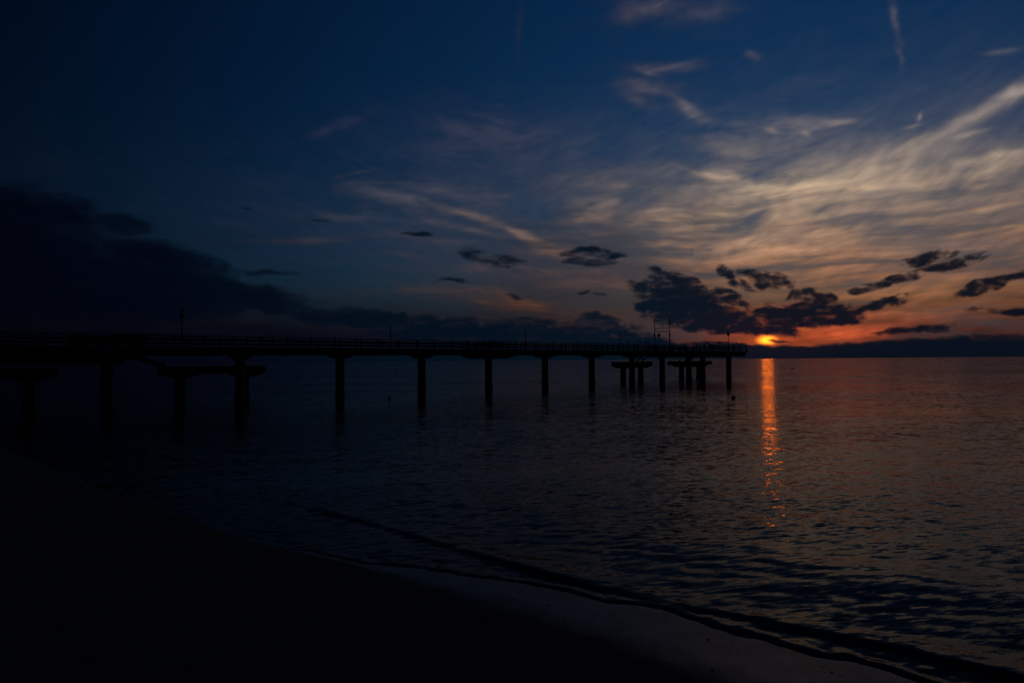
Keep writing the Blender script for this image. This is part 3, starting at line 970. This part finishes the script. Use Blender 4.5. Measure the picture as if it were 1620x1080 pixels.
lamp(5.5, 1.18, 2.35, True, 'globe lamp post on the pier nearest the shore', 0.22)
lamp(25.15, 1.18, 2.35, False, 'bare lamp pole between the third and fourth pillars')
lamp(44.2, 1.18, 2.6, False, 'bare lamp pole beyond the bay halfway along the pier')
lamp(62.6, 1.18, 2.35, False, 'bare lamp pole before the gantry, taller of two')
lamp(66.6, 1.18, 1.5, False, 'short bare pole left of the steel gantry')
lamp(71.9, 1.12, 2.15, True, 'globe lamp post beside the left leg of the gantry', 0.24)
lamp(84.9, -2.9, 2.45, True, 'globe lamp post standing on the pier head', 0.26)

g = empty('steel_gantry', P2W(71.0, 0, DECK), PIER_A, 'tall thin steel gantry with two crossbars spanning the pier', 'gantry')
for q in (-1.28, 1.2):
    add('post', tube_mesh('post', [((0, q, 0), (0, q, 2.6))], 0.075, M_METAL), g)
    add('post_tip', tube_mesh('post_tip', [((0, q, 2.59), (0, q, 4.75))], 0.055, M_METAL), g)
    add('base_plate', box_mesh('base_plate', -0.15, 0.15, q - 0.15, q + 0.15, 0.0, 0.03, M_METAL), g)
for z in (2.85, 3.33):
    add('crossbar', tube_mesh('crossbar', [((0, -1.28, z), (0, 1.2, z))], 0.05, M_METAL), g)
for q, z in ((1.3, 2.3), (1.3, 2.52), (-1.4, 2.4), (-1.38, 1.55)):
    add('junction_box', box_mesh('junction_box', -0.08, 0.08, q - 0.07, q + 0.07, z - 0.09, z + 0.09, M_METAL, 0.01), g)


# ---------------------------------------------------------------- gulls
def gull_mesh(flying=False, swim=False, tilt=0.0):
    bm = bmesh.new()
    spine = [(-0.30, 0.012, 0.006), (-0.22, 0.035, 0.018), (-0.12, 0.06, 0.06), (0.0, 0.085, 0.085), (0.09, 0.078, 0.08), (0.15, 0.05, 0.055), (0.185, 0.042, 0.045),
             (0.215, 0.044, 0.044), (0.245, 0.032, 0.032), (0.265, 0.012, 0.012), (0.32, 0.004, 0.004)]
    zc = [0.02, 0.015, 0.005, 0.0, 0.02, 0.07, 0.115, 0.14, 0.145, 0.138, 0.125]
    base = 0.02 if swim else 0.21
    rings = []
    for (x, wy, wz), z in zip(spine, zc):
        rings.append([bm.verts.new((x, wy * math.cos(2 * math.pi * i / 10), base + z + wz * math.sin(2 * math.pi * i / 10))) for i in range(10)])
    for a, b in zip(rings, rings[1:]):
        for i in range(10):
            bm.faces.new((a[i], a[(i + 1) % 10], b[(i + 1) % 10], b[i]))
    bm.faces.new(rings[0][::-1])
    bm.faces.new(rings[-1])
    if not swim:
        for y in (-0.035, 0.035):
            tube(bm, (0.0, y, 0.0), (-0.01, y, base - 0.06), 0.011, 6)
            tube(bm, (-0.015, y, 0.006), (0.06, y, 0.006), 0.012, 6)
    return mesh_of('gull', bm, M_FEATHER, True)


ME_GULL, ME_SWIM = gull_mesh(), gull_mesh(swim=True)


def gull(s, q, z, rz, label, me=None, sc=1.0):
    o = add('gull', me or ME_GULL, None, P2W(s, q, z), (0, 0, rz), (sc, sc, sc))
    tag(o, label, 'gull', 'gulls perched on the pier')


RT = DECK + RAILH + 0.006
gull(50.75, -HALF, RT, R(120), 'lone gull on the railing between the halfway bay and the gantry')
gull(60.8, -HALF, RT, R(-30), 'leftmost gull on the railing before the gantry')
gull(63.65, -HALF, RT, R(190), 'second gull on the railing before the gantry')
gull(64.8, -HALF, RT, R(10), 'third gull on the railing before the gantry')
gull(65.6, -HALF, RT, R(200), 'gull on the railing closest to the gantry')
gull(74.75, HEAD_N + 0.12, RT, R(160), 'gull on the pier head railing, left of the globe lamp')
gull(77.9, HEAD_N + 0.12, RT, R(15), 'left of two gulls close together on the pier head railing')
gull(78.6, HEAD_N + 0.12, RT, R(170), 'right of two gulls close together on the pier head railing')
gull(83.2, HEAD_N + 0.12, RT, R(100), 'first gull right of the globe lamp on the pier head')
gull(84.8, HEAD_N + 0.12, RT, R(-10), 'second gull right of the globe lamp on the pier head')
gull(85.8, HEAD_N + 0.12, RT, R(60), 'gull on the outermost corner of the pier head railing')
gull(79.7, 2.6, PLAT_Z + 0.004, R(10), 'gull standing on the low platform behind the pier head')
gull(5.5, 1.18, DECK + 2.35 + 0.385, R(20), 'gull perched on top of the globe lamp nearest the shore')


# ---------------------------------------------------------------- buoys and birds afloat
def buoy(x, y, r, label):
    e = empty('buoy', (x, y, 0), random.uniform(0, 6), label, 'buoy', 'marker buoys on the water')
    e.rotation_euler = (R(6), R(-4), 1)
    prof = [(r * math.sin(a), r * 0.45 - r * 1.1 * math.cos(a)) for a in np.linspace(0.05, math.pi - 0.3, 14)]
    add('float', lathe_mesh('float', prof, M_BUOY, 18), e)
    add('lifting_eye', lathe_mesh('lifting_eye', [(0.07, r * 1.45), (0.07, r * 1.62), (0.035, r * 1.72)], M_METAL, 10), e)
    add('band', lathe_mesh('band', [(r * 1.012, r * 0.36), (r * 1.03, r * 0.40), (r * 1.03, r * 0.52), (r * 1.012, r * 0.56)], M_METAL, 18), e)


buoy(16.5, 51.1, 0.16, 'round dark buoy afloat right of the pier head, nearest the sun streak')
buoy(-9.8, 54.5, 0.12, 'small round buoy afloat between the third and fourth pillars')
for x, y, rz, sc, lab in ((-31.5, 183.9, 0.4, 2.0, 'waterbird afloat seen under the pier between third and fourth pillars'),
                          (-45.4, 144.2, 2.6, 1.5, 'waterbird afloat seen under the pier between second and third pillars'),
                          (81.9, 199.6, 0.2, 1.9, 'waterbird afloat just right of the sun streak, the lower one'),
                          (97.4, 247.2, 3.0, 1.5, 'waterbird afloat right of the sun streak, the higher one'),
                          (162.4, 279.6, 0.3, 1.9, 'waterbird afloat far out at right, the nearer one'),
                          (255.4, 406.6, 2.9, 2.2, 'waterbird afloat far out at right near the horizon')):
    o = add('waterbird', ME_SWIM, None, (x, y, 0.0), (0, 0, rz), (min(sc, 1.6),) * 3)
    tag(o, lab, 'bird', 'birds afloat on the sea')

scene.cycles.use_denoising = True
scene.cycles.max_bounces = 6
scene.cycles.sample_clamp_indirect = 4.0
